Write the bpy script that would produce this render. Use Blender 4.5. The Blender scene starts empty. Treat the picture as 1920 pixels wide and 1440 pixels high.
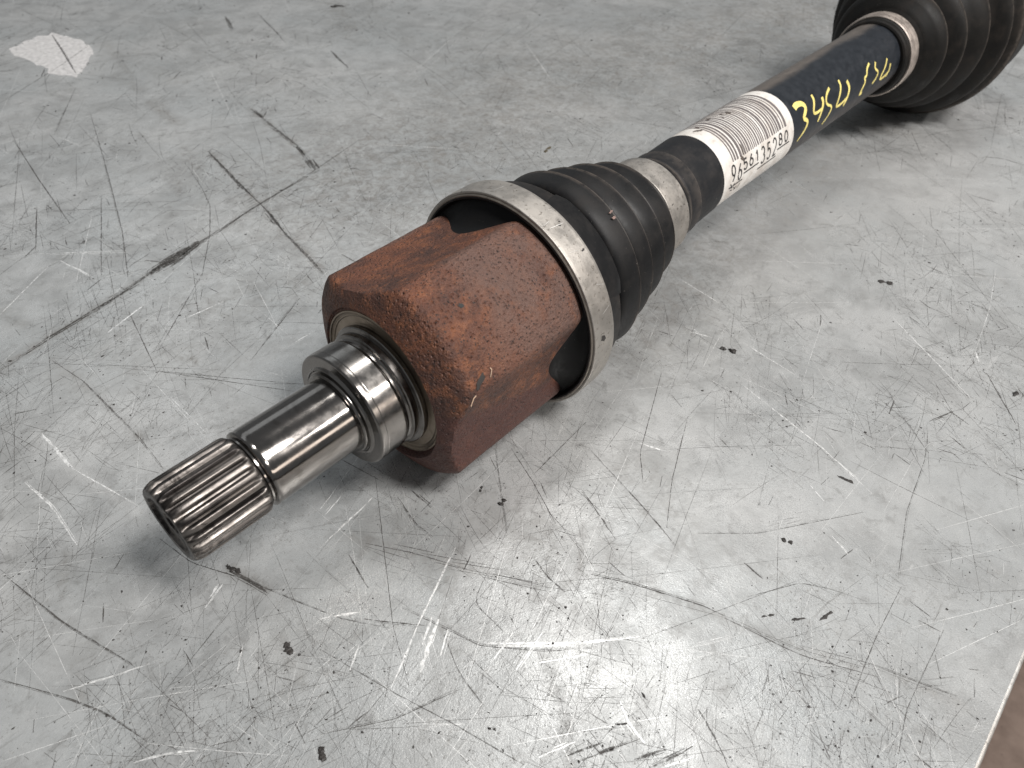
import bpy, bmesh, math, random
import numpy as np
from mathutils import Matrix, Vector, noise

rnd = random.Random(7)
MM = 0.001
sc = bpy.context.scene
COL = sc.collection

# ------------------------------------------------------------------ camera
# solved from the circles of the shaft: table is z = 0, the shaft runs along +X
TAU = 0.0406547          # the axis rises towards the larger outer joint
Z0 = 42.96               # height (mm) of the axis above the bench at the big clamp
F_PX = 1415.99           # focal length in pixels of a 1920 px wide picture
CAM = np.array([-172.081, -153.640, 206.757])
FWD = np.array([0.568926, 0.487815, -0.662087])
RGT = np.array([0.668733, -0.743005, 0.027203])
DWN = np.cross(FWD, RGT)
cam_d = bpy.data.cameras.new('camera')
cam = bpy.data.objects.new('camera', cam_d)
COL.objects.link(cam)
cam_d.sensor_width = 36.0
cam_d.lens = F_PX / 1920 * 36
cam_d.clip_start, cam_d.clip_end = 0.005, 50
cam_d.dof.use_dof = True
cam_d.dof.focus_distance = 0.262
cam_d.dof.aperture_fstop = 24.0
cam.matrix_world = Matrix(((RGT[0], -DWN[0], -FWD[0], CAM[0]*MM),
                           (RGT[1], -DWN[1], -FWD[1], CAM[1]*MM),
                           (RGT[2], -DWN[2], -FWD[2], CAM[2]*MM),
                           (0, 0, 0, 1)))
sc.camera = cam

# ------------------------------------------------------------------ light: a dim workshop with ceiling lamps
world = bpy.data.worlds.new('World')
sc.world = world
world.use_nodes = True
bg = world.node_tree.nodes['Background']
bg.inputs[0].default_value = (0.93, 0.97, 1.0, 1)
bg.inputs[1].default_value = 0.20
sc.view_settings.view_transform = 'Standard'
sc.view_settings.look = 'None'
sc.view_settings.exposure = 0.16
sc.view_settings.gamma = 1.0

def area(name, pos, target, sx, sy, watts, color, roll=0.0):
    l = bpy.data.lights.new(name, 'AREA')
    l.shape = 'RECTANGLE'
    l.size, l.size_y = sx, sy
    l.energy = watts
    l.color = color
    o = bpy.data.objects.new(name, l)
    COL.objects.link(o)
    o.location = pos
    q = (Vector(target) - Vector(pos)).to_track_quat('-Z', 'Y')
    o.rotation_euler = q.to_euler()
    if roll:
        o.rotation_euler.rotate_axis('Z', roll)
    return o
area('key_lamp', (0.14, -0.90, 1.50), (0, 0, 0), 0.32, 0.44, 32, (1.0, 0.97, 0.94))
area('side_lamp', (0.70, -1.42, 1.35), (0, 0, 0), 0.30, 0.16, 12, (1.0, 0.96, 0.92))
area('ceiling_lamp', (0.63, 0.24, 1.55), (-.08, -.1, 0), 0.25, 0.25, 5.6, (1.0, 0.985, 0.96))
area('far_window', (1.2, 2.6, 1.9), (0, 0, 0), 1.8, 1.0, 4, (0.90, 0.96, 1.0))
area('low_window', (0.9, -2.9, 0.75), (0, 0, 0.05), 1.2, 0.4, 7, (1.0, 0.88, 0.78))

# ------------------------------------------------------------------ helpers
def tag(o, label=None, cat=None, group=None, kind=None):
    if label: o['label'] = label
    if cat: o['category'] = cat
    if group: o['group'] = group
    if kind: o['kind'] = kind
    return o

def empty(name, label, cat):
    o = bpy.data.objects.new(name, None)
    o.empty_display_size = 0.02
    COL.objects.link(o)
    return tag(o, label, cat)

def link(name, verts, faces, mat, parent=None, smooth=32, label=None):
    me = bpy.data.meshes.new(name)
    me.from_pydata([tuple(v) for v in verts], [], faces)
    me.validate()
    if mat: me.materials.append(mat)
    if smooth:
        me.polygons.foreach_set('use_smooth', [True]*len(me.polygons))
        me.set_sharp_from_angle(angle=math.radians(smooth))
    me.update()
    o = bpy.data.objects.new(name, me)
    COL.objects.link(o)
    if parent: o.parent = parent
    if label: o['label'] = label
    return o

def cyl(t, r, a):
    """point on the shaft: t mm along the axis, r mm out, a degrees (0 up, + away from the camera)"""
    a = math.radians(a)
    return (t*MM, r*math.sin(a)*MM, r*math.cos(a)*MM)

def lathe(prof, n=128, wob=None, a0=0, a1=360):
    full = abs(a1-a0) >= 360
    m = n if full else n+1
    V, Fc = [], []
    for (t, r) in prof:
        for i in range(m):
            a = a0+(a1-a0)*i/n
            tt, rr, oy = t, r, 0
            if wob: tt, rr = wob(t, r, a)
            V.append(cyl(tt, rr, a))
    for j in range(len(prof)-1):
        for i in range(n):
            k = (i+1) % m if full else i+1
            Fc.append((j*m+i, j*m+k, (j+1)*m+k, (j+1)*m+i))
    return V, Fc

def tight(prof, e=.07):
    """holding loops close to the corners, so smooth shading keeps flat runs flat"""
    out = [prof[0]]
    for a, b in zip(prof[:-1], prof[1:]):
        L = math.hypot(b[0]-a[0], b[1]-a[1])
        if L > 4*e:
            for u in (e/L, 1-e/L): out.append((a[0]+(b[0]-a[0])*u, a[1]+(b[1]-a[1])*u))
        out.append(b)
    return out

def arc(c, r, a0, a1, n):
    return [(c[0]+r*math.cos(math.radians(a0+(a1-a0)*i/n)), c[1]+r*math.sin(math.radians(a0+(a1-a0)*i/n))) for i in range(n+1)]

def at(px, py, z=0.0):
    """bench point (mm) seen at a pixel of the 1920x1440 photograph"""
    v = RGT*((px-960)/F_PX) + DWN*((py-720)/F_PX) + FWD
    s = (z-CAM[2])/v[2]
    return CAM + s*v

# ------------------------------------------------------------------ materials
class NT:
    def __init__(s, name):
        s.m = bpy.data.materials.new(name); s.m.use_nodes = True
        s.t = s.m.node_tree; s.b = s.t.nodes['Principled BSDF']
        s.co = s.n('ShaderNodeTexCoord').outputs['Object']
    def n(s, typ, **k):
        x = s.t.nodes.new(typ)
        for a, v in k.items(): setattr(x, a, v)
        return x
    def l(s, a, b): s.t.links.new(a, b)
    def noise(s, scale, detail=4, rough=.55, vec=None, dist=0, lac=2):
        x = s.n('ShaderNodeTexNoise')
        x.inputs['Scale'].default_value = scale; x.inputs['Detail'].default_value = detail
        x.inputs['Roughness'].default_value = rough; x.inputs['Distortion'].default_value = dist
        s.l(vec or s.co, x.inputs['Vector']); return x.outputs['Fac']
    def voro(s, scale, vec=None, feature='F1'):
        x = s.n('ShaderNodeTexVoronoi', feature=feature); x.inputs['Scale'].default_value = scale
        s.l(vec or s.co, x.inputs['Vector']); return x.outputs['Distance']
    def map(s, sx, sy, sz, rot=(0, 0, 0)):
        x = s.n('ShaderNodeMapping'); x.inputs['Scale'].default_value = (sx, sy, sz); x.inputs['Rotation'].default_value = rot
        s.l(s.co, x.inputs['Vector']); return x.outputs[0]
    def rng(s, v, a, b, c=0.0, d=1.0, smooth=True):
        x = s.n('ShaderNodeMapRange'); x.interpolation_type = 'SMOOTHSTEP' if smooth else 'LINEAR'
        for i, q in zip(('From Min', 'From Max', 'To Min', 'To Max'), (a, b, c, d)): x.inputs[i].default_value = q
        s.l(v, x.inputs['Value']); return x.outputs[0]
    def math(s, op, a, b=None, clamp=False):
        x = s.n('ShaderNodeMath', operation=op); x.use_clamp = clamp
        for i, q in enumerate((a, b)):
            if q is None: continue
            if isinstance(q, (int, float)): x.inputs[i].default_value = q
            else: s.l(q, x.inputs[i])
        return x.outputs[0]
    def mix(s, f, a, b, mode='MIX'):
        x = s.n('ShaderNodeMix', data_type='RGBA', blend_type=mode)
        for i, q in ((0, f), (6, a), (7, b)):
            if isinstance(q, (int, float)): x.inputs[i].default_value = q
            elif isinstance(q, tuple): x.inputs[i].default_value = (*q, 1)
            else: s.l(q, x.inputs[i])
        return x.outputs[2]
    def xyz(s):
        x = s.n('ShaderNodeSeparateXYZ'); s.l(s.co, x.inputs[0]); return x.outputs
    def bump(s, h, strength, dist, prev=None):
        x = s.n('ShaderNodeBump'); x.inputs['Strength'].default_value = strength; x.inputs['Distance'].default_value = dist
        s.l(h, x.inputs['Height'])
        if prev: s.l(prev, x.inputs['Normal'])
        s.l(x.outputs[0], s.b.inputs['Normal']); return x.outputs[0]
    def set(s, **k):
        for a, v in k.items():
            i = s.b.inputs[a.replace('_', ' ')]
            if isinstance(v, tuple): i.default_value = (*v, 1)
            elif isinstance(v, (int, float)): i.default_value = v
            else: s.l(v, i)
        return s.m

def mat_bench():
    s = NT('galvanised bench sheet')
    big = s.noise(9, 5, .6); mid = s.noise(55, 6, .65); fine = s.noise(420, 4, .7)
    grain = s.noise(1900, 3, .65)
    at_ = s.n('ShaderNodeAttribute', attribute_name='dirt').outputs['Fac']
    pale = s.n('ShaderNodeAttribute', attribute_name='pale').outputs['Fac']
    c = s.mix(s.rng(big, .3, .7), (.362, .376, .378), (.472, .474, .468))
    vc = s.n('ShaderNodeTexVoronoi'); vc.inputs['Scale'].default_value = 210; s.l(s.co, vc.inputs['Vector'])
    sp = s.n('ShaderNodeSeparateColor'); s.l(vc.outputs['Color'], sp.inputs[0])
    c = s.mix(s.math('MULTIPLY', s.rng(s.noise(30, 5, .7, dist=.5), .44, .64), .42), c, (.20, .20, .197))
    c = s.mix(s.math('MULTIPLY', sp.outputs[0], .10), c, (.62, .62, .61))
    c = s.mix(s.math('MULTIPLY', s.rng(mid, .42, .72), .5), c, (.27, .275, .272))
    c = s.mix(s.math('MULTIPLY', s.rng(s.noise(130, 6, .72, dist=.7), .52, .70), .55), c, (.20, .198, .192))
    c = s.mix(s.math('MULTIPLY', s.rng(fine, .55, .8), .4), c, (.60, .60, .59))
    # pepper of fine dirt, denser in some places than in others
    dens = s.rng(s.noise(24, 4, .6), .38, .66)
    pep = s.math('MULTIPLY', s.rng(s.noise(820, 4, .7, dist=.4), .57, .66), s.rng(dens, 0, 1, .12, .75))
    c = s.mix(pep, c, (.125, .12, .112))
    fib = s.math('MULTIPLY', s.rng(s.noise(260, 5, .75, vec=s.map(.25, 1.6, 1, (0, 0, .5)), dist=.9), .58, .68), s.rng(dens, 0, 1, .05, .5))
    c = s.mix(fib, c, (.15, .145, .135))
    fib2 = s.math('MULTIPLY', s.rng(s.noise(260, 5, .75, vec=s.map(.25, 1.6, 1, (0, 0, -.9)), dist=.9), .60, .70), s.rng(dens, 0, 1, .05, .4))
    c = s.mix(fib2, c, (.62, .62, .61))
    # soaked-in dirt follows the streaks and smears of the sheet
    dm = s.math('MULTIPLY', at_, s.rng(s.noise(170, 7, .8, dist=.9), .36, .66, .06, 1.0))
    c = s.mix(dm, c, s.mix(s.rng(mid, .35, .65), (.07, .067, .061), (.12, .105, .09)))
    c = s.mix(s.math('MULTIPLY', pale, .8), c, (.60, .60, .59))
    rough = s.rng(s.math('ADD', s.math('MULTIPLY', mid, .4), s.math('MULTIPLY', grain, .6)), .3, .7, .20, .42)
    rough = s.math('ADD', rough, s.math('MULTIPLY', s.math('MAXIMUM', dm, pep), .3))
    met = s.rng(s.math('MAXIMUM', dm, pep), 0, 1, .36, .05)
    n1 = s.bump(s.math('ADD', s.math('MULTIPLY', fine, .4), s.math('MULTIPLY', grain, .6)), .30, .0004)
    s.bump(mid, .10, .002, n1)
    return s.set(Base_Color=c, Roughness=rough, Metallic=met)

def mat_scratch(name, col, rough, metal, lo, hi):
    """worn mark: broken up into dashes where the sheet shows between"""
    s = NT(name)
    f = s.math('MULTIPLY', s.rng(s.noise(700, 5, .75), lo-.05, hi+.04), s.rng(s.noise(110, 4, .6), lo-.1, hi-.08))
    out = s.t.nodes['Material Output']
    tr = s.n('ShaderNodeBsdfTransparent'); mx = s.n('ShaderNodeMixShader')
    s.l(f, mx.inputs[0]); s.l(tr.outputs[0], mx.inputs[1]); s.l(s.b.outputs[0], mx.inputs[2]); s.l(mx.outputs[0], out.inputs[0])
    return s.set(Base_Color=col, Roughness=rough, Metallic=metal)

def mat_plain(name, col, rough=.5, metal=0.0, spec=.5):
    s = NT(name)
    f = s.noise(300, 3, .6)
    c = s.mix(s.rng(f, .3, .7), tuple(x*.8 for x in col), tuple(min(1, x*1.15) for x in col))
    return s.set(Base_Color=c, Roughness=rough, Metallic=metal, Specular_IOR_Level=spec)

def mat_rust():
    s = NT('rusty cast iron')
    big = s.noise(45, 4, .6); mid = s.noise(190, 6, .7); fine = s.noise(900, 4, .65); pit = s.voro(560)
    sp = s.noise(1500, 3, .7)
    c = s.mix(s.rng(big, .35, .65), (.055, .022, .0145), (.128, .045, .0225))
    c = s.mix(s.math('MULTIPLY', s.rng(mid, .46, .70), .85), c, (.215, .076, .030))
    x, y, z = s.xyz()
    rad = s.math('SQRT', s.math('ADD', s.math('MULTIPLY', y, y), s.math('MULTIPLY', z, z)))
    # worn greyish brown skin on the outer run of each lobe
    worn = s.math('MULTIPLY', s.math('MULTIPLY', s.rng(rad, .0372, .0390), s.rng(s.math('ADD', x, s.math('MULTIPLY', mid, .02)), -.040, -.016)), s.rng(s.noise(70, 4, .6), .30, .55))
    c = s.mix(s.math('MULTIPLY', worn, .8), c, (.118, .067, .052))
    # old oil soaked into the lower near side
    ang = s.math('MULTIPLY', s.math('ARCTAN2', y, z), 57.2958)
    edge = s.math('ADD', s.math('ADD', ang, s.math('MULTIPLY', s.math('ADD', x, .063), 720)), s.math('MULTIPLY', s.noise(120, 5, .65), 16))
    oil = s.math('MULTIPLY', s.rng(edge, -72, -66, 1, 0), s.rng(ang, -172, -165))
    c = s.mix(s.math('MULTIPLY', s.rng(fine, .55, .68), .7), c, (.022, .011, .009))
    dots = s.math('MULTIPLY', s.rng(s.voro(680), .14, .30, 1, 0), s.rng(s.noise(210, 3, .6), .38, .52))
    c = s.mix(s.math('MULTIPLY', dots, .92), c, (.018, .010, .008))
    c = s.mix(s.math('MULTIPLY', s.rng(sp, .64, .76), .75), c, (.33, .135, .055))
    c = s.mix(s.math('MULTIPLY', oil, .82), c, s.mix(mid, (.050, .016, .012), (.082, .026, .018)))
    h = s.math('ADD', s.math('MULTIPLY', fine, .8), s.math('MULTIPLY', mid, .6))
    h = s.math('ADD', h, s.math('MULTIPLY', s.rng(pit, 0, .35), .5))
    s.bump(h, .95, .0012)
    return s.set(Base_Color=c, Roughness=s.rng(fine, .3, .7, .48, .72), Metallic=0.0, Specular_IOR_Level=.5)

def mat_steel(name, col, r0, r1, dirt=.3):
    s = NT(name)
    st = s.noise(55, 4, .6, vec=s.map(42, 1, 1)); st2 = s.noise(160, 5, .65)
    oil = s.noise(90, 5, .65, dist=1.2)
    c = s.mix(s.math('MULTIPLY', s.rng(oil, .5, .68), dirt), col, (col[0]*.32, col[1]*.29, col[2]*.26))
    s.bump(st, .004, .0004)
    return s.set(Base_Color=c, Metallic=1.0, Roughness=s.rng(st2, .3, .7, r0, r1))

def mat_spline():
    s = NT('oily splined steel')
    st = s.noise(70, 5, .6, vec=s.map(.35, 6, 6)); g = s.noise(600, 3, .6)
    c = s.mix(s.rng(st, .35, .62), (.030, .027, .026), (.17, .155, .143))
    x, y, z = s.xyz()
    wet = s.math('MULTIPLY', s.rng(s.noise(95, 5, .65, dist=.8), .47, .56), s.rng(x, -.1175, -.131))
    wet = s.math('MAXIMUM', wet, s.math('MULTIPLY', s.rng(s.noise(120, 5, .7), .58, .66), .8))
    c = s.mix(s.math('MULTIPLY', wet, .85), c, (.016, .014, .013))
    s.bump(g, .16, .0004)
    return s.set(Base_Color=c, Metallic=.9, Roughness=s.rng(s.noise(140, 4, .6),   .3, .7, .30, .5))

def mat_clamp(name, tint=(.39, .365, .335)):
    s = NT(name)
    a = s.noise(160, 5, .65); b = s.noise(700, 4, .7); big = s.noise(30, 3, .5)
    c = s.mix(s.rng(a, .3, .7), tuple(x*.8 for x in tint), tint)
    c = s.mix(s.math('MULTIPLY', s.rng(b, .55, .70), .8), c, (.10, .085, .07))
    c = s.mix(s.math('MULTIPLY', s.rng(big, .5, .75), .45), c, (.25, .215, .185))
    s.bump(b, .15, .0003)
    return s.set(Base_Color=c, Metallic=.78, Roughness=s.rng(a, .3, .7, .38, .56))

def mat_rubber(name, dust=(.085, .072, .06), amt=.5, base=(.013, .013, .014), r0=.44, spec=.24):
    s = NT(name)
    a = s.noise(110, 5, .65); sp = s.noise(1100, 3, .6); str_ = s.noise(40, 4, .6, vec=s.map(8, 1, 1))
    c = s.mix(s.math('MULTIPLY', s.rng(a, .42, .75), amt), base, dust)
    c = s.mix(s.math('MULTIPLY', s.rng(str_, .55, .75), amt*.5), c, tuple(x*.7 for x in dust))
    c = s.mix(s.math('MULTIPLY', s.rng(sp, .70, .78), .6), c, (.22, .20, .18))
    lip = s.n('ShaderNodeAttribute', attribute_name='lip').outputs['Fac']
    c = s.mix(s.math('MULTIPLY', lip, s.rng(s.noise(260, 4, .7), .3, .6, .10, .65)), c, (.105, .088, .075))
    s.bump(s.noise(420, 4, .6), .1, .0004)
    return s.set(Base_Color=c, Roughness=s.rng(a, .3, .7, r0, r0+.14), Specular_IOR_Level=spec)

def mat_tube():
    s = NT('blue black painted tube')
    x, y, z = s.xyz()
    a = s.noise(60, 5, .6, vec=s.map(.35, 1, 1)); b = s.noise(220, 4, .65)
    # road dust caked along the upper far side and along the lower near side
    up = s.math('MULTIPLY', s.rng(s.math('ADD', y, s.math('MULTIPLY', a, .012)), .0062, .0125), .85)
    lo = s.math('MULTIPLY', s.rng(s.math('SUBTRACT', s.math('MULTIPLY', a, .010), s.math('ADD', z, 0)), .0035, .0125), .75)
    c = s.mix(s.rng(b, .3, .7), (.006, .008, .0115), (.011, .014, .019))
    c = s.mix(up, c, s.mix(b, (.055, .046, .040), (.17, .145, .125)))
    c = s.mix(lo, c, (.034, .026, .024))
    s.bump(b, .08, .0004)
    return s.set(Base_Color=c, Roughness=s.rng(b, .3, .7, .36, .5))

def mat_paper():
    s = NT('off white paper label')
    a = s.noise(90, 5, .65); b = s.noise(380, 4, .6)
    c = s.mix(s.rng(a, .40, .70), (.66, .635, .60), (.50, .455, .41))
    c = s.mix(s.math('MULTIPLY', s.rng(b, .57, .72), .5), c, (.36, .31, .27))
    s.bump(s.noise(150, 4, .6, dist=1.0), .25, .0006)
    return s.set(Base_Color=c, Roughness=.5)

def mat_floor():
    s = NT('brown workshop floor')
    a = s.noise(14, 6, .65); b = s.noise(120, 4, .7)
    c = s.mix(s.rng(a, .3, .7), (.16, .115, .092), (.26, .195, .16))
    c = s.mix(s.math('MULTIPLY', s.rng(b, .62, .72), .5), c, (.06, .04, .035))
    return s.set(Base_Color=c, Roughness=.8)

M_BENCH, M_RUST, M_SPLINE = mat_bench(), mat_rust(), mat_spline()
M_STEEL = mat_steel('polished steel', (.19, .178, .168), .10, .17, .35)
M_SEAT = mat_steel('turned steel seat', (.215, .203, .192), .14, .27, .6)
M_RING = mat_steel('oiled machined ring', (.29, .24, .19), .28, .45, .5)
M_CLAMP, M_CLAMP2 = mat_clamp('galvanised clamp band'), mat_clamp('tinted clamp band', (.56, .49, .44))
M_RUB = mat_rubber('black rubber', (.034, .029, .026), .3, (.006, .006, .0065), .42, .2)
M_RUBD = mat_rubber('deep black rubber', (.02, .018, .016), .15, (.0045, .0045, .0048), .5, .16)
M_RUB2 = mat_rubber('dusty brown black rubber', (.026, .020, .016), .5, (.0055, .005, .0045), .5, .18)
M_TUBE, M_PAPER, M_FLOOR = mat_tube(), mat_paper(), mat_floor()
M_INK = mat_plain('black print', (.022, .02, .02), .5)
M_BAR = mat_plain('grey barcode print', (.115, .10, .098), .5)
M_YEL = mat_plain('yellow paint marker', (.74, .62, .20), .45)
M_GRIME = mat_plain('dark grime', (.022, .019, .017), .6)
M_BROWN = mat_plain('brown chip', (.07, .055, .03), .7)
M_SCR_D = mat_scratch('dirt filled scratch', (.06, .056, .052), .6, 0, .36, .58)
M_SCR_B = mat_scratch('bright fresh scratch', (.82, .82, .81), .34, .4, .34, .54)
M_CUT = mat_plain('bright cut', (.8, .78, .75), .36, .4)
M_PATCH = mat_plain('pale sticker residue', (.53, .52, .515), .55)

# ------------------------------------------------------------------ floor and bench
floor = link('floor', [(-6, -6, -.86), (6, -6, -.86), (6, 6, -.86), (-6, 6, -.86)], [(0, 1, 2, 3)], M_FLOOR, smooth=0)
tag(floor, kind='structure')

bench = empty('workbench', 'scratched grey sheet metal workbench top carrying the axle shaft', 'workbench')

def seg_dist(X, Y, pts):
    D = np.full(X.shape, 1e9)
    for (ax, ay), (bx, by) in zip(pts[:-1], pts[1:]):
        dx, dy = bx-ax, by-ay; L = dx*dx+dy*dy+1e-9
        u = np.clip(((X-ax)*dx+(Y-ay)*dy)/L, 0, 1)
        D = np.minimum(D, np.hypot(X-ax-u*dx, Y-ay-u*dy))
    return D

EDGE_Y = -194.0
def build_bench():
    xs = np.concatenate([np.arange(-420, -210, 14), np.arange(-210, 260, 2.0), np.arange(260, 1000.1, 5)])
    ys = np.concatenate([np.arange(EDGE_Y, 330, 2.0), np.arange(330, 900.1, 6)])
    X, Y = np.meshgrid(xs, ys, indexing='ij')
    nx, ny = X.shape
    V = np.stack([X*MM, Y*MM, np.zeros_like(X)], -1).reshape(-1, 3)
    i = np.arange(nx-1)[:, None]*ny + np.arange(ny-1)[None]
    Fq = np.stack([i, i+ny, i+ny+1, i+1], -1).reshape(-1, 4)
    # soft smears and smudges: (pixel points, half width in mm, strength)
    S = [([(0, 692), (85, 637), (190, 575), (284, 511), (346, 470), (412, 434), (474, 390), (529, 357), (583, 324), (674, 262)], 2.2, .75),
         ([(390, 284), (430, 324), (470, 365), (503, 397), (532, 434), (583, 485), (605, 510)], 2.4, .8),
         ([(470, 204), (510, 237), (561, 277), (587, 313)], 2.8, .8),
         ([(200, 80), (262, 171)], 4, .5), ([(288, 190), (310, 215), (339, 230)], 4, .8), ([(346, 277), (375, 317)], 4, .7),
         ([(150, 140), (240, 150)], 11, .42), ([(262, 122), (345, 152)], 10, .45), ([(620, 0), (650, 50)], 13, .6),
         ([(690, 10), (720, 40)], 12, .5), ([(600, 300), (720, 270)], 6, .5),
         ([(640, 55), (670, 75)], 10, .45), ([(320, 320), (330, 360)], 6, .4), ([(120, 170), (140, 190)], 10, .35),
         ([(720, 60), (900, 90)], 22, .35), ([(900, 60), (1150, 130)], 28, .42), ([(1050, 180), (1250, 190)], 22, .38),
         ([(1180, 100), (1330, 60)], 24, .4), ([(1360, 470), (1500, 380)], 13, .5), ([(1420, 330), (1560, 300)], 12, .5),
         ([(1580, 230), (1700, 250)], 9, .8), ([(1290, 500), (1420, 560)], 11, .35), ([(860, 330), (900, 290)], 10, .4),
         ([(640, 430), (760, 390)], 12, .5), ([(650, 410), (700, 380)], 4, .75), ([(345, 668), (372, 684)], 2.6, .85),
         ([(98, 676), (157, 715), (229, 787), (261, 820)], 1.4, .5), ([(200, 690), (330, 690)], 5, .25),
         ([(625, 1002), (725, 1023), (850, 1057), (954, 1082), (1021, 1111)], 1.7, .55),
         ([(1230, 1110), (1358, 1155), (1501, 1219), (1643, 1258), (1794, 1314)], 1.5, .5),
         ([(862, 998), (850, 1073), (825, 1173)], 1.3, .5), ([(1092, 982), (1085, 1123)], 1.1, .5),
         ([(1017, 1227), (1050, 1300), (1071, 1434)], 1.1, .4), ([(1830, 510), (1880, 530)], 5, .45),
         ([(1130, 980), (1150, 1060)], 4, .3), ([(900, 1070), (950, 1100)], 5, .3), ([(330, 560), (420, 590)], 7, .28),
         ([(0, 585), (40, 610)], 3, .5), ([(90, 690), (180, 740)], 4, .3), ([(1250, 590), (1340, 545)], 9, .35),
         ([(430, 1062), (500, 1105)], 1.6, .75), ([(525, 1205), (560, 1260)], 1.8, .6), ([(120, 1040), (118, 1120)], 2, .5),
         ([(0, 1100), (200, 1200)], 7, .2), ([(140, 1250), (150, 1310)], 1.5, .5)]
    dirt = np.zeros_like(X); pale = np.zeros_like(X)
    for pts, w, a in S:
        P = [tuple(at(*p)[:2]) for p in pts]
        D = seg_dist(X, Y, P)
        dirt = np.maximum(dirt, a*np.exp(-(D/w)**2*.7))
    # the sheet is generally more worn and greasy in a band behind the shaft
    D = seg_dist(X, Y, [tuple(at(*p)[:2]) for p in [(700, 330), (1000, 160), (1400, 60), (1560, 0)]])
    dirt = np.maximum(dirt, .74*np.exp(-(D/95)**2))
    D = seg_dist(X, Y, [tuple(at(*p)[:2]) for p in [(1180, 640), (1400, 420), (1560, 290)]])
    dirt = np.maximum(dirt, .62*np.exp(-(D/30)**2))
    for pts, w, a in [([(420, 560), (560, 540)], 16, .4), ([(200, 640), (420, 690)], 14, .3), ([(1180, 880), (1260, 1000)], 14, .35), ([(900, 960), (1000, 1000)], 12, .35),
                      ([(960, 1080), (1060, 1120)], 9, .35), ([(120, 250), (420, 330)], 40, .22), ([(350, 60), (600, 200)], 45, .3), ([(620, 250), (880, 200)], 26, .4)]:
        D = seg_dist(X, Y, [tuple(at(*p)[:2]) for p in pts])
        dirt = np.maximum(dirt, a*np.exp(-(D/w)**2*.7))
    for pts, w, a in [([(45, 92), (150, 92), (125, 135)], 20, .5), ([(65, 813), (163, 898), (261, 964)], 1.6, .45), ([(330, 150), (400, 130)], 13, .35), ([(150, 700), (420, 720)], 20, .15),
                      ([(1600, 420), (1900, 330)], 60, .35), ([(1500, 1000), (1800, 900)], 45, .18)]:
        D = seg_dist(X, Y, [tuple(at(*p)[:2]) for p in pts])
        pale = np.maximum(pale, a*np.exp(-(D/w)**2*.7))
    me = bpy.data.meshes.new('bench_top')
    me.from_pydata(V.tolist(), [], Fq.tolist())
    for nm, A in (('dirt', dirt), ('pale', pale)):
        at_ = me.attributes.new(nm, 'FLOAT', 'POINT')
        at_.data.foreach_set('value', A.reshape(-1).astype(np.float32))
    me.materials.append(M_BENCH)
    me.polygons.foreach_set('use_smooth', [True]*len(me.polygons))
    o = bpy.data.objects.new('bench_top', me); COL.objects.link(o); o.parent = bench
    # rolled front edge and apron of the sheet
    prof = [(EDGE_Y, 0)] + [(EDGE_Y-1.2*math.sin(math.radians(q)), -1.2+1.2*math.cos(math.radians(q))) for q in (22, 45, 68, 90)] + [(EDGE_Y-1.2, -45), (EDGE_Y+.2, -45)]
    V2, F2 = [], []
    for y, z in prof:
        V2 += [(-.42, y*MM, z*MM), (1.0, y*MM, z*MM)]
    for k in range(len(prof)-1): F2.append((2*k, 2*k+2, 2*k+3, 2*k+1))
    link('folded_edge', V2, F2, mat_clamp('worn sheet edge', (.5, .49, .47)), bench, 40)
build_bench()

# ------------------------------------------------------------------ scratches: thin strips of bare or dirty metal
class Strips:
    def __init__(s): s.V, s.F = [], []
    def add(s, pts, w, z, taper=True, jit=0.0, seg=5.0):
        P = [np.array(p[:2], float) for p in pts]
        Q = [P[0]]
        for a, b in zip(P[:-1], P[1:]):
            n = max(1, int(np.linalg.norm(b-a)/seg))
            for k in range(1, n+1): Q.append(a+(b-a)*k/n)
        for _ in range(2 if len(P) > 2 else 0):
            Q = [Q[0]]+[(Q[i-1]+2*Q[i]+Q[i+1])/4 for i in range(1, len(Q)-1)]+[Q[-1]]
        n = len(Q); base = len(s.V)
        for i, q in enumerate(Q):
            d = Q[min(i+1, n-1)]-Q[max(i-1, 0)]; d = d/(np.linalg.norm(d)+1e-9); nn = np.array([-d[1], d[0]])
            u = i/(n-1) if n > 1 else 0
            ww = w*(.25+.75*math.sin(math.pi*min(max(u, .03), .97))**.6 if taper else 1)*(1+jit*rnd.uniform(-1, 1))
            q = q+nn*rnd.uniform(-.5, .5)*jit*w
            for sg in (-1, 1):
                p = q+nn*ww*.5*sg
                s.V.append((p[0]*MM, max(p[1], EDGE_Y+.1)*MM, z*MM))
        for i in range(n-1): s.F.append((base+2*i, base+2*i+2, base+2*i+3, base+2*i+1))

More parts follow.
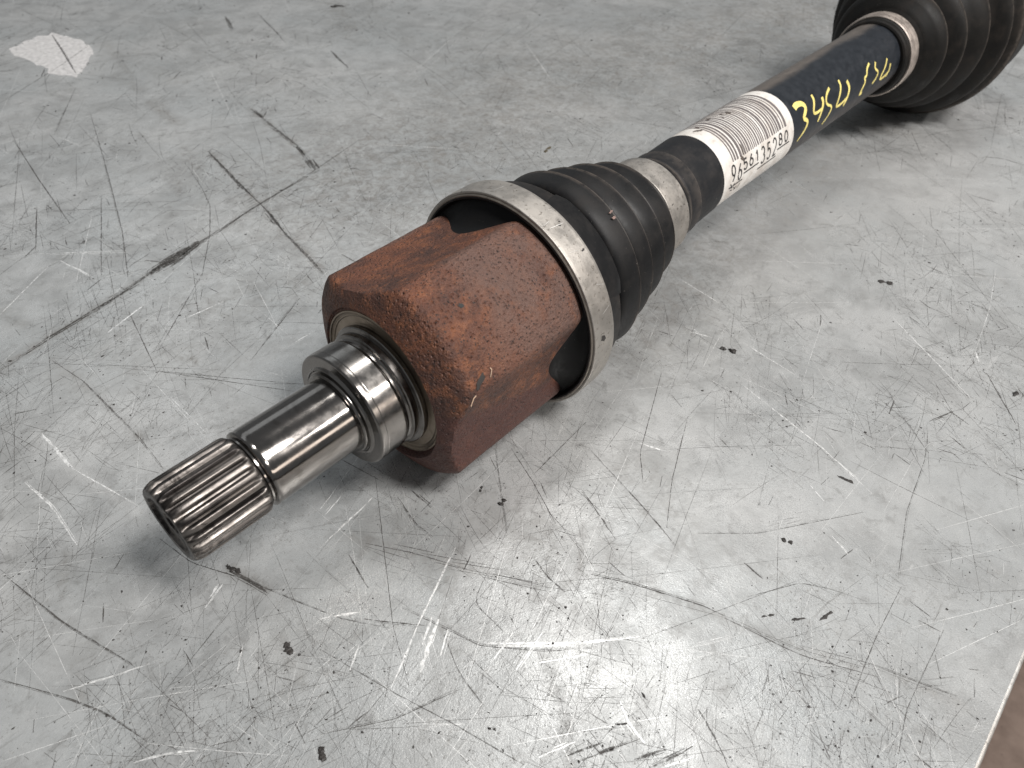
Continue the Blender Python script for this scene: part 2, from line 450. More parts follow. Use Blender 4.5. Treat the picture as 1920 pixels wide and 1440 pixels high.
dark, bright = Strips(), Strips()
def A(pts): return [at(*p) for p in pts]
DK = [([(0, 692), (85, 637), (190, 575), (284, 511), (346, 470), (412, 434), (474, 390), (529, 357), (583, 324), (674, 262)], .6), ([(0, 696), (85, 640), (190, 577), (284, 512)], .7), ([(372, 455), (474, 391), (529, 358), (600, 318)], .7),
      ([(78, 640), (180, 578), (261, 533)], .9), ([(280, 512), (346, 470), (372, 452)], 2.6), ([(284, 508), (330, 478), (362, 462)], 2.0), ([(296, 505), (330, 492), (372, 460)], 1.6),
      ([(390, 284), (430, 324), (470, 365), (503, 397), (532, 434), (583, 485), (605, 510)], .75),
      ([(392, 286), (430, 326), (468, 364)], 1.5), ([(500, 395), (530, 432)], 1.3),
      ([(470, 204), (510, 237), (561, 277), (587, 313)], .9), ([(474, 207), (492, 221)], 1.8), ([(556, 275), (570, 290)], 1.6), ([(578, 300), (592, 318)], 2.2),
      ([(0, 193), (87, 139), (139, 106), (175, 77), (292, 7)], .35), ([(98, 66), (120, 100), (142, 135)], 1.6), ([(481, 22), (536, 80)], .6),
      ([(620, 95), (653, 128)], 1.4), ([(423, 31), (437, 55)], 1.6), ([(25, 262), (75, 340), (131, 419)], .5), ([(142, 164), (102, 252)], .45),
      ([(168, 208), (195, 300), (211, 361), (230, 437), (240, 520)], .45), ([(190, 365), (190, 520)], .35), ([(69, 386), (67, 470)], .45),
      ([(346, 303), (380, 355), (394, 386), (394, 437), (379, 518)], .28), ([(98, 676), (157, 715), (229, 787), (261, 820), (307, 879)], .35),
      ([(300, 1010), (359, 1055), (457, 1085), (555, 1127), (640, 1160), (730, 1178)], .26), ([(425, 1066), (470, 1090), (500, 1108)], .9),
      ([(13, 1081), (118, 1166), (248, 1245)], .28), ([(0, 1274), (130, 1310), (196, 1336), (274, 1388)], .28), ([(242, 585), (294, 696)], .3),
      ([(379, 513), (294, 663)], .3), ([(562, 559), (470, 676)], .4), ([(294, 696), (560, 735)], .25), ([(225, 690), (560, 720)], .22),
      ([(600, 1217), (733, 1296), (850, 1357), (983, 1434)], .24), ([(683, 1161), (796, 1173)], .4), ([(754, 1140), (850, 1186), (900, 1211), (1017, 1221), (1117, 1215)], .25),
      ([(654, 1040), (690, 1102)], .45), ([(929, 840), (942, 940), (950, 1000)], .28), ([(771, 919), (808, 952)], .5), ([(746, 932), (779, 982), (812, 1007)], .3),
      ([(958, 840), (1000, 905), (1042, 982)], .28), ([(1092, 919), (1154, 1011)], .35), ([(1104, 840), (1204, 948), (1267, 1023)], .25),
      ([(600, 1377), (742, 1348), (867, 1290)], .22), ([(704, 894), (737, 1173), (767, 1286)], .16), ([(905, 1090), (890, 1130), (940, 1180), (967, 1207)], .2),
      ([(1108, 1077), (1183, 1094), (1320, 1136), (1358, 1155)], .4), ([(833, 1190), (860, 1260), (905, 1320)], .2), ([(600, 840), (720, 905)], .2),
      ([(1000, 1045), (1030, 1085), (1060, 1110)], .3), ([(1640, 740), (1700, 790), (1742, 850)], .2), ([(1740, 810), (1735, 860), (1700, 960), (1684, 1085)], .18),
      ([(1742, 790), (1790, 770)], .6), ([(1310, 1000), (1420, 1000), (1620, 960)], .18), ([(1850, 700), (1905, 795)], .5), ([(1400, 1120), (1500, 1093), (1560, 1105), (1625, 1128)], .18),
      ([(1395, 1055), (1430, 1085)], .5), ([(1330, 540), (1420, 640), (1560, 690)], .14), ([(1100, 790), (1000, 890)], .25), ([(1290, 780), (1260, 900), (1250, 990)], .25),
      ([(1240, 700), (1200, 850), (1205, 900)], .22), ([(1310, 1330), (1350, 1400), (1365, 1440)], .4), ([(1590, 1330), (1640, 1200), (1690, 1100)], .2), ([(1770, 1180), (1700, 1330), (1680, 1440)], .2),
      ([(1190, 1425), (1250, 1405)], .7), ([(1060, 1418), (1130, 1392)], .5), ([(1120, 1412), (1160, 1400)], .6), ([(1080, 1430), (1200, 1385)], .3), ([(1220, 1440), (1300, 1400)], .6)]
def strands(st, P, w, z, n):
    st.add(P, w, z, jit=.45, seg=1.6)
    for k in range(n):
        m = len(P); i0 = rnd.randint(0, max(0, m-2)); i1 = rnd.randint(i0+1, m-1)
        Q = [np.array(p[:2]) for p in P[i0:i1+1]]
        u0, u1 = sorted((rnd.random(), rnd.random()))
        if len(Q) == 2: Q = [Q[0]+(Q[1]-Q[0])*u0, Q[0]+(Q[1]-Q[0])*u1]
        o = np.array([rnd.gauss(0, w*.9), rnd.gauss(0, w*.9)])
        st.add([q+o for q in Q], w*rnd.uniform(.2, .6), z+.002+.0007*k, jit=.4, seg=1.6)
for pts, w in DK: strands(dark, A(pts), w*1.15, .02, 5 if w > .7 else 3)
for k in range(7):      # bundle of parallel grinder marks
    o = (k-3)*6; a = rnd.uniform(0, .3); b = rnd.uniform(.6, 1)
    L = [(1200, 1108), (1358, 1155), (1501, 1219), (1643, 1258), (1794, 1314)]
    i0 = rnd.randint(0, 3); i1 = min(5, i0+rnd.randint(2, 3))
    dark.add(A([(x, y+o*rnd.uniform(.2, .7)+rnd.uniform(-3, 3)) for x, y in L[i0:i1]]), rnd.uniform(.12, .34), .021, jit=.3, seg=3)
for k in range(14):
    x = rnd.uniform(640, 930); y = 1005+(x-625)*.25+rnd.gauss(0, 9)
    dark.add(A([(x, y), (x+rnd.uniform(50, 130), y+rnd.uniform(14, 36))]), rnd.uniform(.12, .28), .022, jit=.3)
BR = [([(854, 1027), (783, 1173), (733, 1290)], .55), ([(700, 932), (600, 1027)], .55), ([(821, 1161), (787, 1261)], 1.5), ([(840, 1180), (826, 1230)], .6),
      ([(673, 1211), (656, 1257)], .7), ([(962, 1186), (921, 1244)], .5), ([(1017, 1186), (967, 1257)], .4), ([(912, 1207), (1079, 1207), (1200, 1194)], .45),
      ([(930, 1212), (1079, 1211)], .25), ([(1004, 1244), (1100, 1227)], .4), ([(1162, 1315), (1172, 1345), (1208, 1394)], .6), ([(600, 1161), (640, 1152), (679, 1148)], .7),
      ([(1390, 720), (1541, 839), (1636, 926)], .6), ([(1279, 526), (1350, 569)], .5), ([(1291, 621), (1335, 633)], .5), ([(1390, 641), (1493, 704)], .5),
      ([(1675, 597), (1818, 744)], .55), ([(1200, 831), (1251, 847)], .5), ([(46, 905), (98, 951), (144, 1022)], .6), ([(287, 559), (202, 624)], .5),
      ([(113, 489), (175, 520)], .6), ([(73, 476), (237, 470)], .4), ([(90, 478), (240, 473)], .3), ([(109, 257), (149, 273)], .6), ([(118, 1297), (281, 1245)], .4),
      ([(418, 1094), (385, 1140)], .5), ([(410, 1096), (392, 1122)], .8), ([(78, 813), (137, 879)], 1.1), ([(137, 879), (261, 950)], .4), ([(490, 105), (620, 82)], .5),
      ([(700, 270), (870, 280)], .4), ([(0, 590), (90, 500)], .4), ([(985, 80), (1040, 160)], .4), ([(1560, 1005), (1590, 1040)], .5), ([(1515, 905), (1545, 940)], .4),
      ([(640, 930), (610, 965)], .4), ([(628, 920), (600, 955)], .3), ([(250, 1430), (320, 1412), (365, 1408)], .6), ([(1010, 1420), (1080, 1390)], .4), ([(455, 1210), (445, 1260)], .4),
      ([(1830, 660), (1835, 680)], .9), ([(1240, 1440), (1300, 1420)], .4), ([(540, 650), (590, 620)], .5), ([(340, 600), (420, 565)], .4), ([(320, 745), (385, 810)], .35)]
for pts, w in BR: strands(bright, A(pts), w*.9, .034, 3)

def in_view(x, y): return EDGE_Y+2 < y < 700 and -200 < x < 900
def rand_bench():
    px, py = rnd.uniform(-60, 1980), rnd.uniform(-30, 1470)
    return px, py
def clump(px, py):
    p = at(px, py); return noise.noise(Vector((p[0]*.018, p[1]*.018, 3.7)))
def rand_scratch(st, n, lmin, lmax, wmin, wmax, z, thr):
    c = 0
    while c < n:
        px, py = rand_bench()
        if clump(px, py) < rnd.uniform(-thr, thr): continue
        x, y, _ = at(px, py)
        if not in_view(x, y): continue
        sc_ = min(3.0, max(1.0, math.dist((x, y, 0), CAM)/270))   # of the farther marks only the longer, wider ones can be told apart
        L = math.exp(rnd.uniform(math.log(lmin), math.log(lmax)))*sc_
        a = rnd.choice((rnd.gauss(.35, .25), rnd.gauss(1.25, .3), rnd.uniform(0, math.pi), rnd.uniform(0, math.pi)))
        k = rnd.gauss(0, .05)
        d = np.array([math.cos(a), math.sin(a)]); nn = np.array([-d[1], d[0]])
        P = [np.array([x, y])+d*L*u+nn*L*k*(u*u-.25) for u in (-.5, -.17, .17, .5)]
        st.add(P if L > 6 else [P[0], P[-1]], rnd.uniform(wmin, wmax)*sc_, z+rnd.uniform(0, .012), jit=.25, seg=6)
        c += 1
rand_scratch(dark, 4200, 2.5, 30, .06, .15, .005, .35)
rand_scratch(dark, 5200, .8, 6, .07, .22, .005, .45)
rand_scratch(bright, 1100, 3, 24, .03, .09, .03, .35)
def long_scratch(st, n, wmin, wmax, z):
    """straight hairlines drawn by dragged parts, mostly along a few common directions"""
    c = 0
    while c < n:
        px, py = rand_bench(); x, y, _ = at(px, py)
        if not in_view(x, y): continue
        k = min(3.0, max(1.0, math.dist((x, y, 0), CAM)/270))
        a = rnd.choice((rnd.gauss(.30, .12), rnd.gauss(-.75, .15), rnd.gauss(1.2, .2), rnd.uniform(0, math.pi)))
        L = rnd.uniform(22, 75)*k; d = np.array([math.cos(a), math.sin(a)])*L/2; nn = np.array([-d[1], d[0]])*rnd.gauss(0, .012)
        q = np.array([x, y])
        st.add([q-d, q+nn, q+d], rnd.uniform(wmin, wmax)*k, z+rnd.uniform(0, .008), jit=.3, seg=3); c += 1
long_scratch(dark, 170, .07, .17, .012)
long_scratch(bright, 130, .06, .15, .036)
rand_scratch(dark, 650, 1.5, 8, .16, .45, .012, .5)
rand_scratch(bright, 500, .8, 5, .05, .16, .03, .35)
# clusters of short parallel scuffs
for _ in range(150):
    px, py = rand_bench(); x, y, _z = at(px, py)
    if not in_view(x, y): continue
    a = rnd.uniform(0, math.pi); d = np.array([math.cos(a), math.sin(a)]); nn = np.array([-d[1], d[0]])
    st = dark if rnd.random() < .75 else bright
    for k in range(rnd.randint(4, 10)):
        q = np.array([x, y])+nn*rnd.gauss(0, 1.6)+d*rnd.gauss(0, 4); L = rnd.uniform(2, 12)
        e = rnd.gauss(0, .06)
        st.add([q-d*L/2, q+d*L/2+nn*L*e], rnd.uniform(.05, .17), .018+rnd.uniform(0, .01), jit=.2)
for nm, st, m, lb in (('dark_scratches', dark, M_SCR_D, 'dirt filled dark scratches'), ('bright_scratches', bright, M_SCR_B, 'bright bare metal scratches')):
    o = link(nm, st.V, st.F, m, bench, 0, lb); o['kind'] = 'stuff'

# specks of dirt stuck on the sheet
SV, SF = [], []
c = 0
while c < 11000:
    px, py = rand_bench()
    if clump(px*1.0, py) < rnd.uniform(-.5, .35): continue
    x, y, _ = at(px, py)
    if not in_view(x, y): continue
    r = min(.55, .11*math.exp(rnd.gauss(0, .65)))*min(3.0, max(1.0, math.dist((x, y, 0), CAM)/270))
    b = len(SV); n = 5; a0 = rnd.uniform(0, 6.28); el = rnd.uniform(.35, 1)
    ca, sa = math.cos(a0), math.sin(a0)
    for k in range(n):
        q = r*rnd.uniform(.4, 1.4); u, v = q*math.cos(k*2*math.pi/n), q*el*math.sin(k*2*math.pi/n)
        SV.append(((x+u*ca-v*sa)*MM, max(y+u*sa+v*ca, EDGE_Y+.2)*MM, .045*MM))
    SV.append((x*MM, y*MM, (.06+r*.35)*MM))
    for k in range(n): SF.append((b+k, b+(k+1) % n, b+n))
    c += 1
o = link('grit', SV, SF, M_GRIME, bench, 0, 'fine dark specks of grit'); o['kind'] = 'stuff'

# the pale torn rest of a sticker, top left
PT = [(18, 92), (40, 82), (70, 68), (100, 62), (126, 68), (150, 72), (160, 80), (170, 88), (178, 98), (168, 108), (158, 122), (150, 138), (140, 146), (118, 140), (90, 138), (92, 128), (70, 120), (45, 110), (28, 104)]
PJ = []
for k, q in enumerate(PT):
    q2 = PT[(k+1) % len(PT)]
    for u in (0, .33, .66): PJ.append((q[0]+(q2[0]-q[0])*u+rnd.gauss(0, 1.6), q[1]+(q2[1]-q[1])*u+rnd.gauss(0, 1.3)))
PT = PJ
pv, pf = [], []
for q in PT:
    x, y, _ = at(*q); x += rnd.uniform(-.5, .5); y += rnd.uniform(-.5, .5)
    pv += [(x*MM, y*MM, .012*MM), (x*MM, y*MM, .04*MM)]
n = len(PT)
for k in range(n):
    j = (k+1) % n; pf.append((2*k, 2*j, 2*j+1, 2*k+1))
pf.append(tuple(2*k+1 for k in range(n)))
link('sticker_residue', pv, pf, M_PATCH, bench, 0, 'pale torn remnant of a sticker')
g1 = Strips(); g1.add(A([(98, 66), (120, 100), (142, 137)]), 1.5, .07, jit=.2, seg=2); g1.add(A([(92, 138), (140, 104), (168, 84)]), .5, .07, jit=.2, seg=2)
link('sticker_scratch', g1.V, g1.F, M_SCR_D, bench, 0)

# ------------------------------------------------------------------ loose dark chips lying on the bench
def chip(px, py, w, h, ang, label, mat=M_GRIME, seed=0, lumps=3, thick=.5):
    """several jagged crumbs grown together: px position, size in photo pixels turned into mm on the bench"""
    x, y, _ = at(px, py)
    s = np.linalg.norm(at(px+5, py)-at(px-5, py))/10
    R = random.Random(seed+31); V, Fc = [], []
    a = math.radians(ang); ca, sa = math.cos(a), math.sin(a)
    for L in range(lumps):
        u0 = (0 if lumps == 1 else (L/(lumps-1)-.5))*w*s*.7; v0 = R.uniform(-.25, .25)*h*s
        rw, rh = w*s*(.55 if lumps == 1 else .30)*R.uniform(.8, 1.25), h*s*.5*R.uniform(.65, 1.1)
        n = 11; b = len(V)
        T = max(.15, min(rw, rh)*thick)
        jag = [R.uniform(.6, 1.3) for _ in range(n)]
        for (sc1, z) in ((1.0, .03), (.92, T*.6), (.5, T)):
            for k in range(n):
                q = jag[k]*sc1*R.uniform(.9, 1.1)
                u, v = u0+rw*q*math.cos(2*math.pi*k/n), v0+rh*q*math.sin(2*math.pi*k/n)
                V.append(((u*ca-v*sa)*MM, (u*sa+v*ca)*MM, z*MM*R.uniform(.75, 1.2) if z > .1 else .03*MM))
        V.append((u0*ca*MM-v0*sa*MM, u0*sa*MM+v0*ca*MM, T*.9*MM))
        for j in range(2):
            for k in range(n): Fc.append((b+j*n+k, b+j*n+(k+1) % n, b+(j+1)*n+(k+1) % n, b+(j+1)*n+k))
        for k in range(n): Fc.append((b+2*n+k, b+2*n+(k+1) % n, b+3*n))
    o = link('grit_chip', V, Fc, mat, None, 25)
    o.location = (x*MM, y*MM, 0)
    return tag(o, label, 'chip', 'dark chips of grit lying on the workbench')
# ang is measured on the bench: 0 along the shaft axis
CH = [(1365, 655, 24, 13, -75, 'black curled chip on the bench right of the large silver clamp', M_GRIME, 2, .6),
      (941, 942, 15, 12, 20, 'small angular black chip on the bench below the rusty housing', M_GRIME, 2, .8),
      (437, 1067, 26, 13, -80, 'oily black chip on the bench just below the splined end', M_GRIME, 3, .4),
      (538, 1218, 26, 16, -100, 'crusty black chip with grey smear on the bench below the shaft journal', M_GRIME, 3, .35),
      (602, 1414, 22, 13, 60, 'brown black crumbly chip at the bottom edge of the bench view', M_GRIME, 3, .5),
      (923, 1366, 13, 7, -60, 'tiny black comma shaped chip left of the bright glare', M_GRIME, 2, .6),
      (1026, 281, 22, 8, 10, 'flat brown rectangular chip on the bench above the small clamp', M_BROWN, 2, .5),
      (1661, 529, 20, 12, -70, 'grey black chip on the bench right of the label end of the tube', M_GRIME, 2, .3),
      (1476, 1013, 18, 11, -70, 'twin black chip on the bench right of the shaft below a long bright scratch', M_GRIME, 2, .5),
      (1439, 1154, 20, 6, -30, 'leftmost of three flat dark flakes in a row at lower right', M_GRIME, 2, .3),
      (1497, 1160, 24, 6, -35, 'middle one of three flat dark flakes in a row at lower right', M_GRIME, 3, .3),
      (1549, 1154, 26, 7, -20, 'rightmost of three flat dark flakes in a row at lower right', M_GRIME, 3, .3),
      (1208, 1303, 14, 6, 60, 'slim dark sliver lying in the bright glare of the bench', M_GRIME, 1, .5),
      (1165, 1358, 18, 5, -45, 'thin dark splinter at the lower edge of the bright glare', M_GRIME, 2, .5),
      (1585, 899, 22, 8, -80, 'dark flaky chip beside the lower end of the longest bright scratch', M_GRIME, 3, .3),
      (1904, 739, 14, 12, 0, 'dark round chip near the right edge of the photo', M_GRIME, 1, .5),
      (632, 12, 12, 22, 30, 'dark chip on a greasy smudge at the top of the bench view', M_GRIME, 2, .3),
      (902, 917, 11, 8, 40, 'tiny black speck shaped chip just left of the angular chip below the housing', M_GRIME, 2, .5)]
for k, (px, py, w, h, a, lb, m, lu, th) in enumerate(CH): chip(px, py, w, h, a, lb, m, k*7, lu, th)

# ------------------------------------------------------------------ the axle shaft
shaft = empty('axle_shaft', 'car axle shaft with rusty joint housing and black rubber boots lying on the bench', 'axle shaft')
shaft.matrix_world = Matrix.Translation((0, 0, Z0*MM)) @ Matrix.Rotation(-TAU, 4, 'Y')

# splined end: 24 rounded teeth that run out towards the groove
NT_, NA = 24, 24*12
sec = [(-136.0, 0, 10.0), (-136.0, 0, 11.6), (-135.75, 0, 12.0), (-135.2, .35, 12.35), (-134.3, .9, 12.75), (-133.2, 1, 13.0)]
sec += [(-133.2+i*(20.2/10), 1, 13.05) for i in range(1, 11)]
sec += [(-112.2, .8, 13.0), (-111.5, .45, 12.9), (-111.0, .15, 12.6), (-110.6, 0, 12.1)]
V, Fc = [], []
for t, dep, r in sec:
    for i in range(NA):
        ph = (i % 12)/12
        w = .5-.5*math.cos(2*math.pi*ph)
        w = min(1.0, w*1.55); w = w*w*(3-2*w)
        V.append(cyl(t, r-dep*1.25*(1-w), 360*i/NA+4))
for j in range(len(sec)-1):
    for i in range(NA):
        k = (i+1) % NA
        Fc.append((j*NA+i, j*NA+k, (j+1)*NA+k, (j+1)*NA+i))
spl = link('splined_end', V, Fc, M_SPLINE, shaft, 40)
V, Fc = lathe([(-136.0, 10.01), (-135.9, 9.4), (-135.2, 9.0), (-134.9, 8.4), (-134.8, 4.2), (-134.3, 3.6), (-132.0, 2.6), (-129.5, 0.01)], 64)
link('centre_recess', V, Fc, M_SPLINE, spl, 30)

V, Fc = lathe(tight([(-110.6, 12.1), (-110.0, 11.7), (-109.5, 11.7), (-109.2, 12.2), (-108.9, 12.65), (-108.4, 12.85), (-107.9, 12.75), (-107.4, 12.7), (-106, 12.75), (-95, 12.75), (-79.2, 12.75), (-78.6, 12.75), (-78.3, 12.6), (-78.1, 12.6)]), 128)
link('shaft_journal', V, Fc, M_STEEL, shaft, 30)

V, Fc = lathe(tight([(-78.1, 12.6), (-78.0, 13.3)] + arc((-77.3, 13.6), .75, 160, 60, 6) + [(-76.6, 14.2), (-76.6, 14.9), (-76.9, 15.3), (-76.6, 15.8), (-76.1, 16.2), (-76.0, 18.6)]
              + arc((-75.3, 19.3), .7, 180, 90, 5) + [(-74.2, 20.05), (-73.6, 20.05), (-73.5, 19.98), (-73.3, 20.05), (-66.3, 20.05), (-65.9, 19.9), (-65.5, 19.3), (-64.9, 19.0), (-64.2, 19.0), (-63.6, 19.4), (-63.3, 20.0), (-63.0, 20.35), (-61.3, 20.4),
              (-61.15, 20.25), (-61.0, 20.6), (-60.7, 21.6), (-60.4, 21.9), (-59.2, 21.95), (-59.0, 21.8), (-58.6, 21.0)]), 160)
link('seal_seat', V, Fc, M_SEAT, shaft, 24)

# rusty tripod housing: three lobes with scooped flats between them
PHI0 = -41.0
def wrap(a):
    return (a-PHI0+60) % 120-60
def r_raw(a):
    p = abs(wrap(a))
    if p < 30: return 39.6+.15*math.cos(math.radians(p*3))
    q = (60-p)/30
    return min(39.7, (34.2-1.5*(1-q*q))/math.cos(math.radians(60-p)))
NH = 360
RR = np.array([r_raw(360*i/NH) for i in range(NH)])
def smooth(Rv, k):
    ker = np.exp(-(np.arange(-12, 13)/k)**2); ker /= ker.sum()
    return np.convolve(np.r_[Rv[-12:], Rv, Rv[:12]], ker, 'valid')
RS = smooth(RR, 2.1)
def t_end(a):
    p = 60-abs(wrap(a))                 # 0 in the middle of a scoop
    if p > 33: return 1.2
    return 1.2-11.2*(.5+.5*math.cos(math.pi*p/33))**.8
TE = np.array([t_end(360*i/NH) for i in range(NH)])
TF = -62.4
def nz(i, t, s, k): 
    a = math.radians(i); return noise.noise(Vector((math.cos(a)*39*s, math.sin(a)*39*s, t*s+k)))
V, Fc = [], []
CHT = [-59.9, -59.5, -58.6, -57.2, -55.6, -54.2, -52.6, -51.0, -49.0, -46.0]
CHR = [28.2, 29.1, 30.9, 33.4, 36.1, 38.3, 40.4, 42.0, 43.5, 45.5]
def smin(a, b, k):
    h = max(0.0, k-abs(a-b))/k
    return min(a, b)-h*h*k*.25
grid = [[(t+(1.2*math.cos(math.radians(360*i/NH-79)) if r > 27.5 else 0), r) for i in range(NH)] for t, r in ((-58.2, 26.0), (-58.4, 26.6), (-58.9, 27.2), (-59.5, 27.7))]
for t, r in zip(CHT, CHR):
    grid.append([(t+1.2*math.cos(math.radians(360*i/NH-79)), smin(RS[i], r, .8)) for i in range(NH)])
nseg = 30
for k in range(1, nseg+1):
    u = k/nseg
    row = []
    for i in range(NH):
        tb = -46.0+1.2*math.cos(math.radians(360*i/NH-79))
        t = tb+(TE[i]-tb)*u
        r = RS[i]
        tip = max(0.0, (u-.93)/.07)
        r -= tip*tip*.9
        row.append((t, r))
    grid.append(row)
for row in grid:
    for i, (t, r) in enumerate(row):
        w = nz(i, t, .12, 0)*.16+nz(i, t, .4, 5)*.09+nz(i, t, 1.1, 9)*.05
        if t > -59: pass
        V.append(cyl(t, r+(w if r > 30 else 0), i))
for j in range(len(grid)-1):
    for i in range(NH):
        k = (i+1) % NH; Fc.append((j*NH+i, j*NH+k, (j+1)*NH+k, (j+1)*NH+i))
b0 = (len(grid)-1)*NH
for i in range(NH):                      # return of the skin at the open end
    t, r = grid[-1][i]; V.append(cyl(t-.5, r-3, i))
for i in range(NH):
    k = (i+1) % NH; Fc.append((b0+i, b0+k, b0+NH+k, b0+NH+i))
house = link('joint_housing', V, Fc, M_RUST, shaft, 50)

V, Fc = lathe(tight([(-58.7, 20.9), (-58.6, 21.7), (-58.4, 22.2), (-58.25, 23.4), (-58.1, 24.6), (-58.35, 24.9), (-58.45, 25.3), (-58.3, 25.6), (-58.5, 26.0), (-58.9, 26.3), (-58.8, 26.8), (-58.3, 27.0)]), 128)
link('machined_ring', V, Fc, M_RING, house, 25)

# chipped paint and scrapes on the housing
def patch_on(name, outline, r, mat, parent, lift=.06):
    """small irregular blot lying on a cylinder: outline in (t, angle)"""
    c = np.mean(outline, 0); V, Fc = [], []
    n = len(outline); K = 4
    for k in range(1, K+1):
        for (t, a) in outline:
            V.append(cyl(c[0]+(t-c[0])*k/K, r+lift-(.03 if k == K else 0), c[1]+(a-c[1])*k/K))
    V.append(cyl(c[0], r+lift, c[1]))
    for k in range(K-1):
        for i in range(n): Fc.append((k*n+i, k*n+(i+1) % n, (k+1)*n+(i+1) % n, (k+1)*n+i))
    for i in range(n): Fc.append((i, (i+1) % n, K*n))
    return link(name, V, Fc, mat, parent, 0)
def blob(t, a, rt_, ra, rot=0, n=14, seed=0, jag=.3):
    R = random.Random(seed); out = []
    c, s = math.cos(math.radians(rot)), math.sin(math.radians(rot))
    for k in range(n):
        q = 1+R.uniform(-jag, jag); u, v = rt_*q*math.cos(2*math.pi*k/n), ra*q*math.sin(2*math.pi*k/n)
        out.append((t+u*c-v*s, a+u*s+v*c))
    return out
M_CHIPG = mat_plain('grey paint spot', (.035, .037, .036), .7, 0, .2)

# black rubber filling the scoops behind the housing
for kk in range(3):
    ac = PHI0+60+120*kk
    V, Fc = [], []
    na, ns = 44, 10
    for i in range(na+1):
        a = ac-36+72*i/na
        ii = a % NH; i0 = int(ii) % NH; f = ii-int(ii); i1 = (i0+1) % NH
        te = TE[i0]*(1-f)+TE[i1]*f; rh = RS[i0]*(1-f)+RS[i1]*f
        edge = abs(a-ac)/36
        for j in range(ns+1):
            u = j/ns
            t = (te-1.2)+(1.3-(te-1.2))*u
            r = (rh-.75)+(41.2-(rh-.75))*(u**2.2)
            if edge > .93: r = min(r, rh-.5+u*2)
            V.append(cyl(t, r, a))
    for i in range(na):
        for j in range(ns):
            b = i*(ns+1)+j; Fc.append((b, b+ns+1, b+ns+2, b+1))
    link('rubber_insert', V, Fc, M_RUBD, shaft, 40)

# inner boot: collar under the clamp, pads, four folds and a neck
V, Fc = lathe(tight([(1.6, 37.5), (1.2, 38.5), (.6, 40.0), (-.3, 40.6), (-.9, 41.0), (-1.0, 41.5), (-.6, 41.9), (.2, 42.0), (12, 41.9)]), 160)
link('collar_ring', V, Fc, M_RUB, shaft, 35)

V, Fc = lathe(tight([(-.1, 41.9), (-.2, 42.6)] + arc((.2, 42.95), .4, 180, 100, 4) + [(1.2, 43.42), (5, 43.5), (9.5, 43.45)] + arc((10.2, 42.95), .4, 80, 0, 4) + [(10.6, 41.8)]), 200,
              wob=lambda t, r, a: (t+.12*math.sin(math.radians(a*3+40))+.08*math.sin(math.radians(a*7)), r+.10*math.sin(math.radians(a*2+15))))
bigc = link('large_clamp', V, Fc, M_CLAMP, shaft, 30)
V, Fc = lathe([(-.75, 41.6), (-.85, 42.1), (-.5, 42.45), (-.1, 42.4), (0, 41.9)], 160)
link('clamp_lip', V, Fc, mat_clamp('dark clamp lip', (.26, .23, .2)), bigc, 30)
# scratches and dings of the clamp
def ribbon(pts, w, r, lift=.05, step=.35, w_end=None, close=False):
    """pts: (t mm, arc mm measured downwards from angle 0) -> thin ribbon wrapped on a cylinder of radius r"""
    P = [np.array(p, float) for p in pts]; Q = [P[0]]
    for a, b in zip(P[:-1], P[1:]):
        n = max(1, int(np.linalg.norm(b-a)/step))
        for k in range(1, n+1): Q.append(a+(b-a)*k/n)
    V, Fc = [], []; n = len(Q)
    for i, q in enumerate(Q):
        d = Q[min(i+1, n-1)]-Q[max(i-1, 0)]; d = d/(np.linalg.norm(d)+1e-9); nn = np.array([-d[1], d[0]])
        u = i/(n-1); ww = w if w_end is None else w+(w_end-w)*u
        for sg in (-1, 0, 1):
            p = q+nn*ww*.5*sg
            V.append(cyl(p[0], r+lift, -math.degrees(p[1]/r)))
    for i in range(n-1):
        for s in (0, 1): Fc.append((3*i+s, 3*i+s+1, 3*i+4+s, 3*i+3+s))
    return V, Fc
def merge(parts):
    V, Fc = [], []
    for v, f in parts:
        b = len(V); V += v; Fc += [tuple(x+b for x in q) for q in f]
    return V, Fc
def arcmm(a, r): return -math.radians(a)*r
for (t0, a0_, t1, a1_, w) in [(2.2, -26.5, 8.2, -27.5, .18), (1.0, -24, 4, -23.5, .12), (6.0, -58, 9.5, -60, .1), (2, -40, 6, -41, .08), (3, 8, 7, 7, .12), (5, -72, 9, -70, .1)]:
    V, Fc = ribbon([(t0, arcmm(a0_, 43.5)), (t1, arcmm(a1_, 43.5))], w, 43.5, .08)
    link('clamp_scratch', V, Fc, M_CUT, bigc, 0)
for q in (blob(6.5, -27.5, .5, .5, seed=1), blob(7.5, -26.0, .35, .4, seed=2), blob(4.2, -84, 1.2, 1.7, 20, seed=3), blob(8.2, -42, .7, .6, 30, seed=4, jag=.5)):
    patch_on('grime_spot', q, 43.48, M_GRIME, bigc, .08)

fold = [(10.4, 41.0), (12, 41.0), (13, 40.4), (19.6, 39.6), (20.4, 39.0), (20.8, 37.5), (21.0, 35.0), (21.6, 32.4), (23.0, 31.4), (24.4, 31.5)]
def fold_seg(t0, r0, t1, r1, rv, tv, ex=.20):
    """one pleat: rises out of the valley, rounded back, crisp lip at t1, then drops into the next valley"""
    c = []
    t0 += 2.2 if t1 > 40 else .9
    for k in range(15):
        u = (k/14)**2
        c.append((t0+(t1-t0-.5)*u, r0+(r1-.2-r0)*math.sin(math.pi/2*u)**ex))
    LIPS.append(t1)
    c += [(t1-.25, r1-.05), (t1, r1), (t1+.2, r1-.15), (t1+.3, r1-.5), (t1+.35, r1-1.6), (t1+.5, rv+1.5), (tv-.2, rv+.3), (tv, rv)]
    return c
LIPS = []
fold += fold_seg(25.0, 32.4, 35.8, 37.5, 30.2, 37.0, .24)
fold += fold_seg(36.9, 30.4, 47.9, 34.6, 27.6, 48.8)
